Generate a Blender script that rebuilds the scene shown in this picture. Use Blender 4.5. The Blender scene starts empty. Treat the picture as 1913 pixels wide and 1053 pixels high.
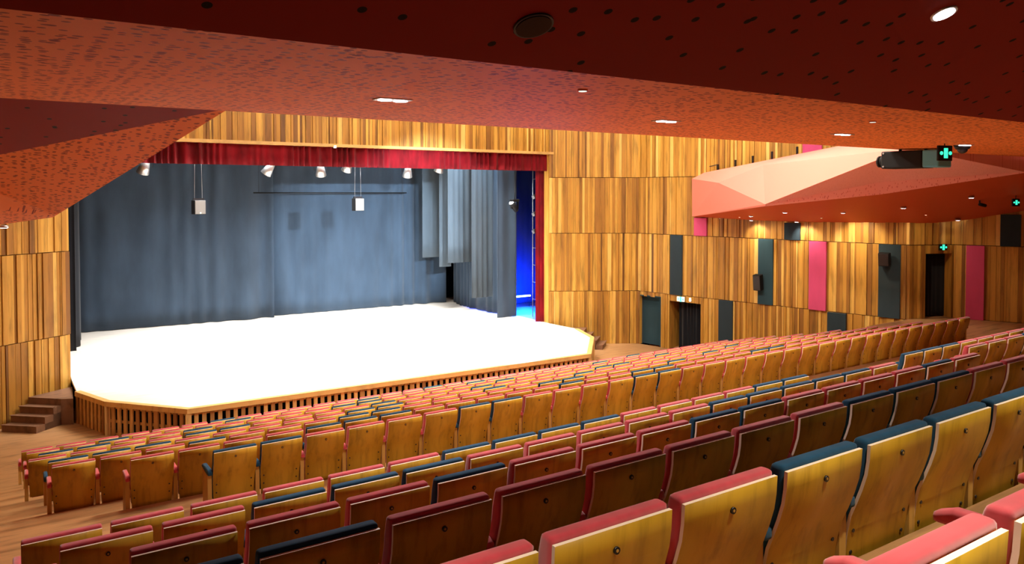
import bpy, math, random
from mathutils import Vector, Matrix

# ------------------------------------------------------------------ camera, exposure, world
scn = bpy.context.scene
col = scn.collection
ZO = 5.69                      # eye height above the floor at the foot of the stage; coordinates below are eye-relative
F_PX, PITCH, YAW = 1400.0, 1.5, 33.16
cd = bpy.data.cameras.new('camera'); cam = bpy.data.objects.new('camera', cd); col.objects.link(cam)
cam.location = (0, 0, ZO)
cam.rotation_euler = (math.radians(90 - PITCH), 0, -math.radians(YAW))
cd.sensor_width = 36; cd.lens = 36 * F_PX / 1913
cy = 361.0 + F_PX * math.tan(math.radians(PITCH))
cd.shift_y = -(526.5 - cy) / 1913
cd.clip_start = 0.05; cd.clip_end = 200
scn.camera = cam
scn.view_settings.view_transform = 'Standard'
scn.view_settings.look = 'None'
scn.view_settings.gamma = 1
scn.view_settings.use_curve_mapping = False
scn.view_settings.exposure = 0.0
w = bpy.data.worlds.new('world'); scn.world = w; w.use_nodes = True
w.node_tree.nodes['Background'].inputs[0].default_value = (0.6, 0.35, 0.2, 1)
w.node_tree.nodes['Background'].inputs[1].default_value = 0.0

def aim(o, d):
    o.rotation_euler = Vector(d).to_track_quat('-Z', 'Y').to_euler()
def area_light(name, loc, power, color, sx, sy, d=(0, 0, -1), spread=180):
    l = bpy.data.lights.new(name, 'AREA'); l.shape = 'RECTANGLE'; l.size = sx; l.size_y = sy
    l.energy = power; l.color = color; l.spread = math.radians(spread)
    o = bpy.data.objects.new(name, l); col.objects.link(o); o.location = (loc[0], loc[1], loc[2] + ZO); aim(o, d); return o
def spot_light(name, loc, power, color, d=(0, 0, -1), ang=80, blend=.6, rad=.05, parent=None):
    l = bpy.data.lights.new(name, 'SPOT'); l.energy = power; l.color = color; l.spot_size = math.radians(ang)
    l.spot_blend = blend; l.shadow_soft_size = rad
    o = bpy.data.objects.new(name, l); col.objects.link(o); aim(o, d)
    if parent is None: o.location = (loc[0], loc[1], loc[2] + ZO)
    else: o.parent = parent; o.location = loc
    return o
WARM = (1, .78, .48); WHITE = (1, .95, .88); COOL = (.8, .9, 1)
# stage flood lights above the deck, behind the valance
for x in (5.0, 9.2, 13.4):
    for y, p in ((23.9, 430), (26.2, 360)):
        area_light('stage_flood', (x, y, 3.2), p, (.90, .95, 1), 2.6, .8, spread=95)
area_light('stage_apron_light', (9.2, 20.3, 4.6), 1000, WHITE, 9, .8, spread=70)
area_light('wing_wash', (14.6, 24.6, 2.9), 120, (.65, .85, 1), .5, .5, (.12, .95, -.9), 110)
for x in (9.6, 13): # front of house profile lamps, high under the hall ceiling
    spot_light('front_lamp', (x, 12.0, 4.9), 900, (.85, .93, 1), (.02 * (9 - x), 10.4, -9.8), 30, .5, .07)
spot_light('balcony_lamp', (11.0, 8.75, 1.75), 20000, (.74, .89, 1), (.8, 21, -4.0), 25, .5, .05)
spot_light('balcony_lamp', (7.2, 8.75, 1.70), 17000, (.74, .89, 1), (5.0, 21, -4.0), 22, .5, .05)
# hall ceiling lights
for x in (3, 9, 15):
    for y in (11.0, 15.0):
        area_light('hall_ceiling_light', (x, y, 5.3), (130 if x < 5 else 900 if x < 12 else 480), (1, .88, .72), 1.6, 1.6)
for p in ((18.6, 16.3), (18.2, 12.6)):  # extra unseen lights added to brighten the right balcony top
    area_light('hall_ceiling_light', (p[0], p[1], 5.2), 60, (1, .93, .88), 1.0, 1.0, spread=110)
# wall washers close to the proscenium and the right wall
for x, p in ((2.6, 360), (5.6, 250), (9.8, 400), (13.2, 330), (16.2, 450)):
    spot_light('wall_washer', (x, 21.9, 4.6), p, (1, .88, .66), (0, .22, -1), 88, .8, .08)
for x, y in ((18.0, 20.9), (19.2, 19.4), (19.7, 17.0)):
    spot_light('wall_washer', (x, y, 4.6), 330, (1, .88, .64), (.12, .08, -1), 84, .8, .08)

# ------------------------------------------------------------------ helpers
def tag(o, label=None, cat=None, group=None, kind=None):
    if label: o['label'] = label
    if cat: o['category'] = cat
    if group: o['group'] = group
    if kind: o['kind'] = kind
    return o
def wloc(o):
    v = Vector((0, 0, 0))
    while o is not None: v += o.location; o = o.parent
    return v
def empty(name, loc, rz=0):
    o = bpy.data.objects.new(name, None); col.objects.link(o); o.empty_display_size = .1
    o.location = (loc[0], loc[1], loc[2] + ZO); o.rotation_euler.z = rz; return o

class MB:
    def __init__(s): s.v = []; s.f = []; s.m = []; s.t = []; s.sm = []
    def face(s, pts, m=0, tone=.5, smooth=False):
        n = len(s.v); s.v += [tuple(p) for p in pts]; s.f.append(tuple(range(n, n + len(pts)))); s.m.append(m); s.t.append(tone); s.sm.append(smooth)
    def mesh(s, verts, faces, m=0, tone=.5, smooth=False):
        n = len(s.v); s.v += [tuple(p) for p in verts]
        for f in faces: s.f.append(tuple(n + i for i in f)); s.m.append(m); s.t.append(tone); s.sm.append(smooth)
    def box(s, a, b, m=0, tone=.5):
        x0, y0, z0 = a; x1, y1, z1 = b
        s.hexa([(x0, y0), (x1, y0), (x1, y1), (x0, y1)], z0, z1, m, tone)
    def hexa(s, q, z0, z1, m=0, tone=.5):      # prism over a plan polygon, counter-clockwise
        n = len(q); vs = [(p[0], p[1], z0) for p in q] + [(p[0], p[1], z1) for p in q]
        fs = [tuple(range(n))[::-1], tuple(range(n, 2 * n))] + [(i, (i + 1) % n, n + (i + 1) % n, n + i) for i in range(n)]
        s.mesh(vs, fs, m, tone)
    def obox(s, c, u, v, n_, m=0, tone=.5):   # box from centre and three half-vectors
        c, u, v, n_ = map(Vector, (c, u, v, n_))
        P = [c + a * u + b * v + d * n_ for d in (-1, 1) for a, b in ((-1, -1), (1, -1), (1, 1), (-1, 1))]
        s.mesh(P, [(3, 2, 1, 0), (4, 5, 6, 7), (0, 1, 5, 4), (1, 2, 6, 5), (2, 3, 7, 6), (3, 0, 4, 7)], m, tone)
    def tube(s, a, b, r, r2=None, n=10, m=0, cap=True):
        a, b = Vector(a), Vector(b); r2 = r if r2 is None else r2
        d = (b - a).normalized(); x = d.orthogonal().normalized(); y = d.cross(x)
        k = len(s.v)
        for p, q in ((a, r), (b, r2)):
            for i in range(n):
                t = 2 * math.pi * i / n; s.v.append(tuple(p + x * math.cos(t) * q + y * math.sin(t) * q))
        for i in range(n):
            s.f.append((k + i, k + (i + 1) % n, k + n + (i + 1) % n, k + n + i)); s.m.append(m); s.t.append(.5); s.sm.append(True)
        if cap:
            for off, rev in ((0, True), (n, False)):
                f = [k + off + i for i in range(n)]; s.f.append(tuple(f[::-1] if rev else f)); s.m.append(m); s.t.append(.5); s.sm.append(False)
    def build(s, name, mats, parent=None, local=False, bevel=0, seg=2):
        me = bpy.data.meshes.new(name)
        me.from_pydata(s.v, [], s.f); me.update()
        if not isinstance(mats, (list, tuple)): mats = [mats]
        for m in mats: me.materials.append(m)
        for i, p in enumerate(me.polygons): p.material_index = s.m[i]; p.use_smooth = s.sm[i]
        a = me.attributes.new('tone', 'FLOAT', 'FACE')
        for i, t in enumerate(s.t): a.data[i].value = t
        o = bpy.data.objects.new(name, me); col.objects.link(o)
        if parent is not None: o.parent = parent
        if not local:
            off = Vector((0, 0, ZO)) - (wloc(parent) if parent else Vector())
            me.transform(Matrix.Translation(off))
        if bevel:
            b = o.modifiers.new('bevel', 'BEVEL'); b.width = bevel; b.segments = seg; b.limit_method = 'ANGLE'; b.angle_limit = .6
        return o
def origin_to(o, p):          # moves a top-level mesh's origin without moving the mesh
    p = Vector(p) + Vector((0, 0, ZO)); o.data.transform(Matrix.Translation(-p)); o.location = p

# ------------------------------------------------------------------ materials
def mat(name, color, rough=.6, metal=0, spec=.3, emit=None, es=0):
    m = bpy.data.materials.new(name); m.use_nodes = True; b = m.node_tree.nodes['Principled BSDF']
    b.inputs['Base Color'].default_value = (*color, 1); b.inputs['Roughness'].default_value = rough
    b.inputs['Metallic'].default_value = metal; b.inputs['Specular IOR Level'].default_value = spec
    if emit: b.inputs['Emission Color'].default_value = (*emit, 1); b.inputs['Emission Strength'].default_value = es
    return m
def nodes(m): return m.node_tree.nodes, m.node_tree.links, m.node_tree.nodes['Principled BSDF']
def ramp(N, stops):
    r = N.new('ShaderNodeValToRGB'); e = r.color_ramp.elements
    while len(e) < len(stops): e.new(.5)
    for i, (p, c) in enumerate(stops): e[i].position = p; e[i].color = (*c, 1)
    return r
def mixc(N, L, mode, fac, a, b):
    x = N.new('ShaderNodeMix'); x.data_type = 'RGBA'; x.blend_type = mode
    if isinstance(fac, (int, float)): x.inputs[0].default_value = fac
    else: L.new(fac, x.inputs[0])
    for s, i in ((a, 6), (b, 7)):
        if isinstance(s, tuple): x.inputs[i].default_value = (*s, 1)
        else: L.new(s, x.inputs[i])
    return x.outputs[2]
def coords(N, L, scale, rand=0):
    tc = N.new('ShaderNodeTexCoord'); mp = N.new('ShaderNodeMapping'); mp.inputs['Scale'].default_value = scale
    L.new(tc.outputs['Object'], mp.inputs['Vector'])
    if rand:
        oi = N.new('ShaderNodeObjectInfo'); ml = N.new('ShaderNodeMath'); ml.operation = 'MULTIPLY'; ml.inputs[1].default_value = rand
        L.new(oi.outputs['Random'], ml.inputs[0]); L.new(ml.outputs[0], mp.inputs['Location'])
    return mp.outputs[0]
def wood(name, stops, scale, rough=.45, tone_attr=True, grain=.35, rand=0, spec=.35, bump=0):
    m = mat(name, (.5, .3, .1), rough, spec=spec); N, L, b = nodes(m)
    v = coords(N, L, scale, rand)
    nz = N.new('ShaderNodeTexNoise'); nz.inputs['Scale'].default_value = 1; nz.inputs['Detail'].default_value = 6; nz.inputs['Roughness'].default_value = .6
    L.new(v, nz.inputs['Vector'])
    r = ramp(N, stops)
    if tone_attr:
        at = N.new('ShaderNodeAttribute'); at.attribute_name = 'tone'; L.new(at.outputs['Fac'], r.inputs[0])
    elif rand:
        oi = N.new('ShaderNodeObjectInfo'); L.new(oi.outputs['Random'], r.inputs[0])
    else: r.inputs[0].default_value = .5
    g = ramp(N, [(.30, (1 - grain * 1.4,) * 3), (.5, (1, 1, 1)), (.72, (1 + grain * .3,) * 3)]); L.new(nz.outputs['Fac'], g.inputs[0])
    L.new(mixc(N, L, 'MULTIPLY', 1.0, r.outputs[0], g.outputs[0]), b.inputs['Base Color'])
    if bump:
        bp = N.new('ShaderNodeBump'); bp.inputs['Strength'].default_value = bump; bp.inputs['Distance'].default_value = .01
        L.new(nz.outputs['Fac'], bp.inputs['Height']); L.new(bp.outputs[0], b.inputs['Normal'])
    return m
WALLST = [(0, (.15, .065, .016)), (.25, (.30, .135, .024)), (.55, (.48, .24, .036)), (.85, (.66, .38, .07)), (1, (.76, .49, .13))]
M = {}
M['wall'] = wood('plank_wood', WALLST, (9, 9, .9), .5, grain=.30)
M['shell'] = wood('seat_back_veneer', [(0, (.50, .27, .018)), (.5, (.55, .31, .022)), (1, (.62, .36, .03))], (16, 16, 1.6), .42, False, .22, 30)
M['edge'] = mat('plywood_edge', (.92, .76, .62), .5)
M['post'] = wood('post_wood', [(0, (.50, .28, .05)), (1, (.60, .36, .09))], (20, 20, 2), .5, False, .2, 20)
M['floor'] = wood('floor_wood', [(0, (.38, .20, .085)), (.5, (.44, .235, .10)), (1, (.50, .27, .12))], (1.2, 9, 3), .4, True, .35)
M['deck'] = wood('stage_wood', [(0, (.76, .66, .54)), (1, (.86, .78, .68))], (1.0, 12, 1), .45, False, .15)
M['trim'] = wood('stage_trim_wood', [(0, (.62, .38, .12)), (1, (.7, .45, .16))], (2, 14, 2), .45, False, .2)
M['slat'] = wood('slat_wood', [(0, (.22, .09, .03)), (.5, (.50, .28, .09)), (1, (.68, .44, .16))], (14, 14, 2), .5, True, .25)
M['stair'] = wood('stair_wood', [(0, (.16, .08, .045)), (1, (.22, .11, .06))], (3, 9, 3), .45, False, .35)
M['black'] = mat('black', (.006, .006, .007), .7)
M['dark'] = mat('void_black', (.003, .003, .004), .9, spec=0)
M['metal'] = mat('dark_metal', (.05, .05, .055), .35, .8)
M['lightmetal'] = mat('pale_metal', (.6, .6, .6), .35, .8)
M['spk'] = mat('grey_speaker_grille', (.20, .19, .175), .7)
M['lens'] = mat('lamp_lens', (1, 1, 1), .3, emit=(.92, .88, 1), es=14)
M['lensw'] = mat('small_lamp_lens', (1, 1, 1), .3, emit=(1, .75, .5), es=4)
M['green'] = mat('exit_sign_green', (.02, .5, .3), .4, emit=(.05, .95, .55), es=1.3)
M['cyan'] = mat('exit_sign_cyan', (.1, .6, .6), .4, emit=(.15, .85, .80), es=.8)
M['signw'] = mat('exit_sign_white', (.8, .9, .8), .4, emit=(.75, 1, .9), es=.9)
M['projblue'] = mat('projector_blue_cover', (.12, .50, .80), .3)
M['blueled'] = mat('blue_light_tube', (.7, .9, 1), .3, emit=(.55, .85, 1), es=8)
def cloth(name, c, rough=.95, var=.3, sc=3, sheen=.12):
    m = mat(name, c, rough, spec=.12); N, L, b = nodes(m)
    v = coords(N, L, (sc, sc, sc * .3)); nz = N.new('ShaderNodeTexNoise'); nz.inputs['Detail'].default_value = 4; nz.inputs['Scale'].default_value = 1
    L.new(v, nz.inputs['Vector']); g = ramp(N, [(.3, tuple(x * (1 - var) for x in c)), (.7, tuple(x * (1 + var * .5) for x in c))]); L.new(nz.outputs['Fac'], g.inputs[0])
    L.new(g.outputs[0], b.inputs['Base Color']); b.inputs['Sheen Weight'].default_value = sheen; b.inputs['Sheen Roughness'].default_value = .6
    return m
M['red'] = cloth('red_upholstery', (.58, .045, .065), .85, .2, 12, .5)
M['navy'] = cloth('navy_upholstery', (.012, .065, .13), .85, .2, 12, .1)
M['curtain'] = cloth('grey_blue_drape', (.038, .060, .092), .95, .25, 1.5)
M['legdrape'] = cloth('grey_leg_drape', (.060, .080, .100), .95, .2, 1.5)
M['blackdrape'] = cloth('black_drape', (.006, .007, .011), .95, .3, 2)
M['redcurtain'] = cloth('red_velvet', (.17, .002, .007), .8, .5, 4, .04)
M['pink'] = cloth('pink_acoustic_fabric', (.62, .075, .20), .9, .08, 4)
M['slate'] = cloth('slate_acoustic_fabric', (.022, .040, .052), .9, .1, 4)
M['teal'] = cloth('teal_acoustic_fabric', (.022, .060, .080), .9, .1, 4)
def perf(name, base, hole, cell, r0, keep, stretch=(1, 1, 1), rough=.7, layer=2):
    m = mat(name, base, rough, spec=.15); N, L, b = nodes(m)
    outc = None
    prev = base
    for k in range(layer):
        v = coords(N, L, tuple(s / cell * (1 + .37 * k) for s in stretch))
        vo = N.new('ShaderNodeTexVoronoi'); vo.feature = 'F1'; vo.voronoi_dimensions = '2D'; vo.inputs['Scale'].default_value = 1; L.new(v, vo.inputs['Vector'])
        vo.inputs['Randomness'].default_value = .9
        lt = N.new('ShaderNodeMath'); lt.operation = 'LESS_THAN'; lt.inputs[1].default_value = r0; L.new(vo.outputs['Distance'], lt.inputs[0])
        sp = N.new('ShaderNodeSeparateColor'); L.new(vo.outputs['Color'], sp.inputs[0])
        kp = N.new('ShaderNodeMath'); kp.operation = 'LESS_THAN'; kp.inputs[1].default_value = keep; L.new(sp.outputs[0], kp.inputs[0])
        ml = N.new('ShaderNodeMath'); ml.operation = 'MULTIPLY'; L.new(lt.outputs[0], ml.inputs[0]); L.new(kp.outputs[0], ml.inputs[1])
        prev = mixc(N, L, 'MIX', ml.outputs[0], prev, hole)
    L.new(prev, b.inputs['Base Color'])
    return m
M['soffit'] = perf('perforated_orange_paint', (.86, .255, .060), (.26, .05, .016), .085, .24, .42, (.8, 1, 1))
M['soffit_shaded'] = perf('shaded_perforated_paint', (.24, .016, .012), (.01, .003, .003), .21, .11, .55, (1, 1, 1), .75, 1)  # same paint as the orange part, with its shade put into the colour
M['balc'] = mat('salmon_paint', (.82, .26, .20), .65, spec=.2)
M['balcperf'] = perf('perforated_salmon_paint', (.98, .48, .46), (.72, .2, .18), .055, .17, .3)
M['balcsoffit'] = mat('orange_red_paint', (.56, .09, .025), .6, spec=.25)
M['ceil'] = mat('dark_ceiling_paint', (.10, .03, .02), .9)

# ------------------------------------------------------------------ room shell
GB = [-5.69, -3.68, -1.50, .60, 2.70, 4.80, 5.60]
def plank_wall(name, P, Q, openings=(), seed=1, zmin=-5.69, wide=1.0):
    rnd = random.Random(seed); P, Q = Vector(P), Vector(Q); d = (Q - P); Ln = d.length; d /= Ln
    c = Vector((8.9, 10)) - P; n = Vector((-d.y, d.x))
    if n.dot(c) < 0: n = -n
    mb = MB()
    for bi in range(len(GB) - 1):
        z0, z1 = max(GB[bi], zmin), GB[bi + 1]
        if z1 <= z0: continue
        s = 0; tone = .5
        while s < Ln - 1e-4:
            wd = rnd.choice((.035, .05, .065, .085, .11, .14)) * rnd.uniform(.85, 1.2) * wide
            e = min(Ln, s + wd)
            if Ln - e < .04: e = Ln
            for o in openings:
                for q in (o[0], o[1]):
                    if s + 1e-4 < q < e: e = q
            segs = [(z0 + .004, z1 - .014)]
            mid = (s + e) / 2
            for o in openings:
                if o[0] <= mid <= o[1]:
                    ns = []
                    for a, b in segs:
                        if o[3] <= a or o[2] >= b: ns.append((a, b)); continue
                        if o[2] > a: ns.append((a, o[2]))
                        if o[3] < b: ns.append((o[3], b))
                    segs = ns
            dep = rnd.choice((0, .012, .025, .04)); tone = min(1, max(0, rnd.gauss(.56, .23)))
            a2 = P + d * (s + .002); b2 = P + d * (e - .002)
            for a, b in segs:
                if b - a < .02: continue
                f0, f1 = a2 - n * .12, b2 - n * .12; g0, g1 = a2 + n * dep, b2 + n * dep
                q = [f0, f1, g1, g0]
                area = sum(q[i].x * q[(i + 1) % 4].y - q[(i + 1) % 4].x * q[i].y for i in range(4))
                if area < 0: q = q[::-1]
                mb.hexa([(v.x, v.y) for v in q], a, b, 0, tone)
            s = e
    o = mb.build(name, M['wall']); return tag(o, kind='structure')
def wpt(seg, s, z, off=0.0):
    P, Q = Vector(W[seg]), Vector(W[seg + 1]); d = (Q - P).normalized(); n = Vector((-d.y, d.x))
    if n.dot(Vector((8.9, 10)) - P) < 0: n = -n
    p = P + d * s + n * off; return Vector((p.x, p.y, z)), Vector((d.x, d.y, 0)), Vector((n.x, n.y, 0))
W = [(16.6, 22.85), (19.5, 21.1), (20.9, 14.9), (21.6, 11.9), (22.9, 11.3), (23.8, 9.3), (24.6, 6.6), (24.6, -3.2)]
OP = {1: [(.10, .98, -5.69, -3.86), (1.38, 2.68, -5.69, -3.92)], 3: [(.50, 1.36, -3.66, -1.76)]}
for i in range(len(W) - 1):
    plank_wall('wall_right', W[i], W[i + 1], OP.get(i, ()), 10 + i, -5.69 if i < 3 else -3.66, 1.0 if i < 2 else 1.25)
WL = [(1.0, 22.7), (-1.7, 21.1), (-3.1, 14.9), (-3.8, 11.9), (-5.1, 11.3), (-6.0, 9.3), (-6.4, 6.6), (-6.4, -3.2)]
for i in range(len(WL) - 1):
    plank_wall('wall_left', WL[i], WL[i + 1], (), 40 + i, -5.69, 1.0)
plank_wall('wall_stage_front', (1.0, 22.85), (16.6, 22.85), (), 77, 1.55)
mb = MB(); mb.box((.9, 22.75, 1.46), (16.75, 23.1, 1.55)); tag(mb.build('trim_1', M['trim']), kind='structure')
mb = MB()                                                        # jamb returns
mb.box((16.58, 22.86, -4.9), (16.70, 23.45, 1.55), tone=.7); mb.box((.90, 22.86, -4.9), (1.0, 23.45, 1.55), tone=.4)
tag(mb.build('trim_2', M['wall']), kind='structure')
mb = MB(); mb.box((-6.5, -3.4, -2), (24.7, -3.2, 5.6)); tag(mb.build('wall_back', M['ceil']), kind='structure')
mb = MB(); mb.box((-6.6, -3.4, 5.6), (24.8, 23.2, 5.8)); tag(mb.build('ceiling', M['ceil']), kind='structure')
mb = MB()                                                        # stage house, black inside
mb.box((-2.2, 31.2, -5.6), (20.2, 31.4, 5.8)); mb.box((-2.4, 23.1, -5.6), (-2.2, 31.4, 5.8)); mb.box((20.2, 23.1, -5.6), (20.4, 31.4, 5.8))
mb.box((-2.4, 22.95, -5.6), (.9, 23.15, 5.8)); mb.box((16.7, 22.95, -5.6), (20.4, 23.15, 5.8)); mb.box((-2.4, 23.0, 5.6), (20.4, 31.4, 5.8))
tag(mb.build('wall_stage_back', M['dark']), kind='structure')

# floors: terraces
ROWS = [('A', 9.156, 3.033), ('B', 10.19, 3.28), ('C', 11.23, 3.53), ('D', 12.26, 3.78), ('E', 13.30, 4.03), ('F', 14.33, 4.27), ('G', 15.37, 4.52), ('H', 16.40, 4.77)]
REAR = [('R1', 6.112, 2.424), ('R2', 5.026, 2.078), ('R3', 3.956, 1.738), ('R4', 2.899, 1.404), ('R5', 1.792, 1.062), ('R6', .745, .72)]
CH = .87
def xr(Y):      # inner faces of the side walls at depth Y
    def f(w):
        for i in range(len(w) - 1):
            a, b = w[i], w[i + 1]
            if min(a[1], b[1]) <= Y <= max(a[1], b[1]) and a[1] != b[1]:
                return a[0] + (b[0] - a[0]) * (Y - a[1]) / (b[1] - a[1])
        return w[-1][0]
    return f(WL) + .01, f(W) - .01
def terrace(mb, Y0, Y1, z, zb, seed):
    rnd = random.Random(seed)
    ys = [Y0]
    while ys[-1] < Y1 - .02: ys.append(min(Y1, ys[-1] + .11))
    corner = sorted(set([Y0, Y1] + [p[1] for p in W + WL if Y0 < p[1] < Y1]))
    for a, b in zip(corner[:-1], corner[1:]):
        l0, r0 = xr(a + 1e-4); l1, r1 = xr(b - 1e-4)
        mb.hexa([(l0, a), (r0, a), (r1, b), (l1, b)], zb, z, 0, rnd.random())
mb = MB()
RS = .09
terrace(mb, 17.31, 21.1, -5.69, -5.95, 1)
mb.hexa([(-1.7, 21.1), (19.5, 21.1), (16.6, 22.85), (1.0, 22.85)], -5.95, -5.69, 0, .5)
for i, (n, Y, H) in enumerate(ROWS):
    Y1 = ROWS[i + 1][1] + RS if i < 7 else 17.31
    terrace(mb, Y + RS, Y1, -(H + CH), -5.95, i + 5)
terrace(mb, 7.05, 9.156 + RS, -3.66, -5.95, 30)
for i, (n, Y, H) in enumerate(REAR):
    Y1 = 7.05 if i == 0 else REAR[i - 1][1] + RS
    terrace(mb, Y + RS, Y1, -(H + CH), -5.95, i + 20)
mb.hexa([(19.45, 9.24), (23.75, 9.24), (22.9, 11.28), (21.6, 11.88), (19.45, 11.88)], -5.95, -3.662, 0, .6)
terrace(mb, -3.2, .745 + RS, -1.22, -5.95, 33)
tag(mb.build('floor', M['floor']), kind='structure')
mb = MB(); mb.hexa([(21.7, 11.95), (22.2, 14.0), (24.2, 13.2), (23.0, 11.35)], -3.9, -3.66); mb.hexa([(19.9, 20.9), (22.5, 21), (22.5, 17), (20.6, 17.2)], -5.9, -5.69)
tag(mb.build('floor_doorways', M['floor']), kind='structure')

# doorways with black curtains
def curtain(name, path, z0, z1, amp, wl, material, parent=None, seed=0, thick=.012, flare=0.0, nz=10, hem=0):
    rnd = random.Random(seed); pts = [Vector(p) for p in path]
    L = [0]
    for a, b in zip(pts[:-1], pts[1:]): L.append(L[-1] + (b - a).length)
    tot = L[-1]; n = max(8, int(tot / wl * 9)); vs = []; fs = []
    ph = 0; phs = []
    for i in range(n + 1):
        ph += (tot / n) / wl * 2 * math.pi * (1 + .5 * math.sin(i * .13 + seed) + rnd.uniform(-.15, .15)); phs.append(ph)
    for k in range(nz + 1):
        t = k / nz
        for i in range(n + 1):
            s = tot * i / n; j = 0
            while j < len(L) - 2 and s > L[j + 1]: j += 1
            d = (pts[j + 1] - pts[j]).normalized(); nn = Vector((-d.y, d.x)); p = pts[j] + d * (s - L[j])
            A = amp * (.55 + .45 * math.sin(i * .031 + seed * 2)) * (1 - .25 * t + flare * (1 - t))
            o = A * math.sin(phs[i]) + A * .35 * math.sin(phs[i] * .37 + t * .8)
            zz = z0 + (z1 - z0) * t + (hem * math.sin(i * .05 + seed) if k == 0 else 0)
            vs.append((p.x + nn.x * o, p.y + nn.y * o, zz))
    for k in range(nz):
        for i in range(n): a = k * (n + 1) + i; fs.append((a, a + 1, a + n + 2, a + n + 1))
    mb = MB(); mb.mesh(vs, fs, 0, .5, True); o = mb.build(name, material, parent)
    if thick: sd = o.modifiers.new('solidify', 'SOLIDIFY'); sd.thickness = thick
    return o
def doorway(idx, seg, s0, s1, z0, z1, label, depth=.7, tie=0.0):
    a, d, n = wpt(seg, s0, z0); b, _, _ = wpt(seg, s1, z0)
    mb = MB(); h = (z1 - z0) / 2; c = (a + b) / 2 - n * depth / 2 + Vector((0, 0, h)); hw = (s1 - s0) / 2
    mb.obox(a - n * depth / 2 + Vector((0, 0, h)) - d * .03, n * depth / 2, Vector((0, 0, h)), d * .03, 0, .45)
    mb.obox(b - n * depth / 2 + Vector((0, 0, h)) + d * .03, n * depth / 2, Vector((0, 0, h)), d * .03, 0, .45)
    mb.obox(c + Vector((0, 0, h + .03)), d * (hw + .06), n * depth / 2, Vector((0, 0, .03)), 0, .4)
    mb.obox(c - n * (depth / 2 + .03), d * (hw + .06), Vector((0, 0, h)), n * .03, 1)
    tag(mb.build('door_%d' % idx, [M['wall'], M['dark']]), kind='structure')
    p0 = a - n * .28 + d * tie; p1 = b - n * .28
    o = curtain('door_curtain', [(p0.x, p0.y), (p1.x, p1.y)], z0 + .03, z1 - .03, .045, .17, M['blackdrape'], seed=idx + 3, thick=.01, flare=.6)
    tag(o, label, 'curtain')
doorway(1, 1, 1.38, 2.68, -5.69, -3.92, 'black curtain hanging in the lower doorway near the stage', tie=.22)
doorway(2, 3, .50, 1.36, -3.66, -1.76, 'black curtain hanging in the upper doorway at the cross aisle', .6)
a, d, n = wpt(1, .10, -5.69); b, _, _ = wpt(1, .98, -5.69)      # shallow alcove lined with fabric
mb = MB(); zc = Vector((0, 0, .915))
mb.obox((a + b) / 2 - n * .25 + zc, d * .5, zc, n * .03); mb.obox(a - n * .12 + zc - d * .02, n * .14, zc, d * .02); mb.obox(b - n * .12 + zc + d * .02, n * .14, zc, d * .02)
mb.obox((a + b) / 2 - n * .12 + zc * 2 + Vector((0, 0, .02)), d * .48, n * .14, Vector((0, 0, .02)))
tag(mb.build('alcove', M['teal']), 'teal fabric lined alcove in the wooden wall beside the lower doorway', 'alcove')

# acoustic panels on the right wall
def panel(seg, s0, s1, z0, z1, material, label, th=.05):
    a, d, n = wpt(seg, (s0 + s1) / 2, (z0 + z1) / 2, th / 2 + .03)
    mb = MB(); mb.obox(a, d * (s1 - s0) / 2, Vector((0, 0, (z1 - z0) / 2)), n * (th / 2 + .02))
    o = mb.build('acoustic_panel', material, bevel=.008); origin_to(o, (a.x, a.y, z0))
    return tag(o, label, 'wall panel', 'fabric acoustic panels on the right wall')
panel(1, 2.42, 2.92, -1.50, -.86, M['pink'], 'small pink fabric panel tucked under the tip of the side balcony')
panel(1, 1.45, 1.93, -3.68, -1.51, M['slate'], 'tall dark panel above the lower doorway, nearest the stage')
panel(1, 3.40, 3.92, -5.40, -3.69, M['slate'], 'dark panel right of the lower doorway curtain, above front seats')
panel(1, 4.83, 5.35, -3.68, -1.51, M['teal'], 'tall blue-grey panel with a small speaker mounted on it')
panel(1, 5.72, 6.24, -1.50, -.95, M['slate'], 'short dark panel under the side balcony between spotlit planks')
panel(2, .18, .72, -3.68, -1.51, M['pink'], 'tall pink panel lit by a bright spotlight at its top')
panel(2, .77, 1.34, -4.60, -3.70, M['slate'], 'low navy panel just above the seats, right of the spotlit pink panel')
panel(2, 2.26, 2.86, -3.68, -1.51, M['slate'], 'tall black panel left of the upper doorway, with a black speaker')
panel(4, .31, .76, -3.66, -1.51, M['pink'], 'tall pink panel right of the upper doorway, in shade')
panel(4, 1.13, 1.62, -1.50, -.60, M['slate'], 'short black panel high at the right edge under the balcony')
panel(1, 6.30, 6.36, .9, 1.85, M['pink'], 'narrow strip of magenta panel above the side balcony rim')
panel(2, 0.0, .55, .9, 1.85, M['pink'], 'magenta panel above the side balcony rim under the ceiling edge')

# ------------------------------------------------------------------ ceiling over the rear seats (underside of the main balcony)
def zor(y): return .73 + (y - 3.6) * (.87 - .73) / 4.7
def zdk(y): return .73 + (3.6 - max(y, -1.0)) * .42
LAMPPOS, SPKPOS = (5.01, 2.56, 1.167), (2.25, 3.24, .881)
XL, XR = -6.45, 24.65
mb = MB()
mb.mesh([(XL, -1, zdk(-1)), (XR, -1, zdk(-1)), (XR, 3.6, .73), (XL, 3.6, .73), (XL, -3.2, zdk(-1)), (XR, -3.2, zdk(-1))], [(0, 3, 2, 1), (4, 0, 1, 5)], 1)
mb.mesh([(XL, 3.6, .73), (XR, 3.6, .73), (XR, 8.3, .87), (XL, 8.3, .87)], [(0, 3, 2, 1)], 0)
mb.mesh([(XL, 8.3, .87), (XR, 8.3, .87), (XR, 8.55, 1.9), (XL, 8.55, 1.9), (XR, -3.2, 3.4), (XL, -3.2, 3.4)], [(0, 3, 2, 1), (3, 5, 4, 2)], 2)
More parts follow.
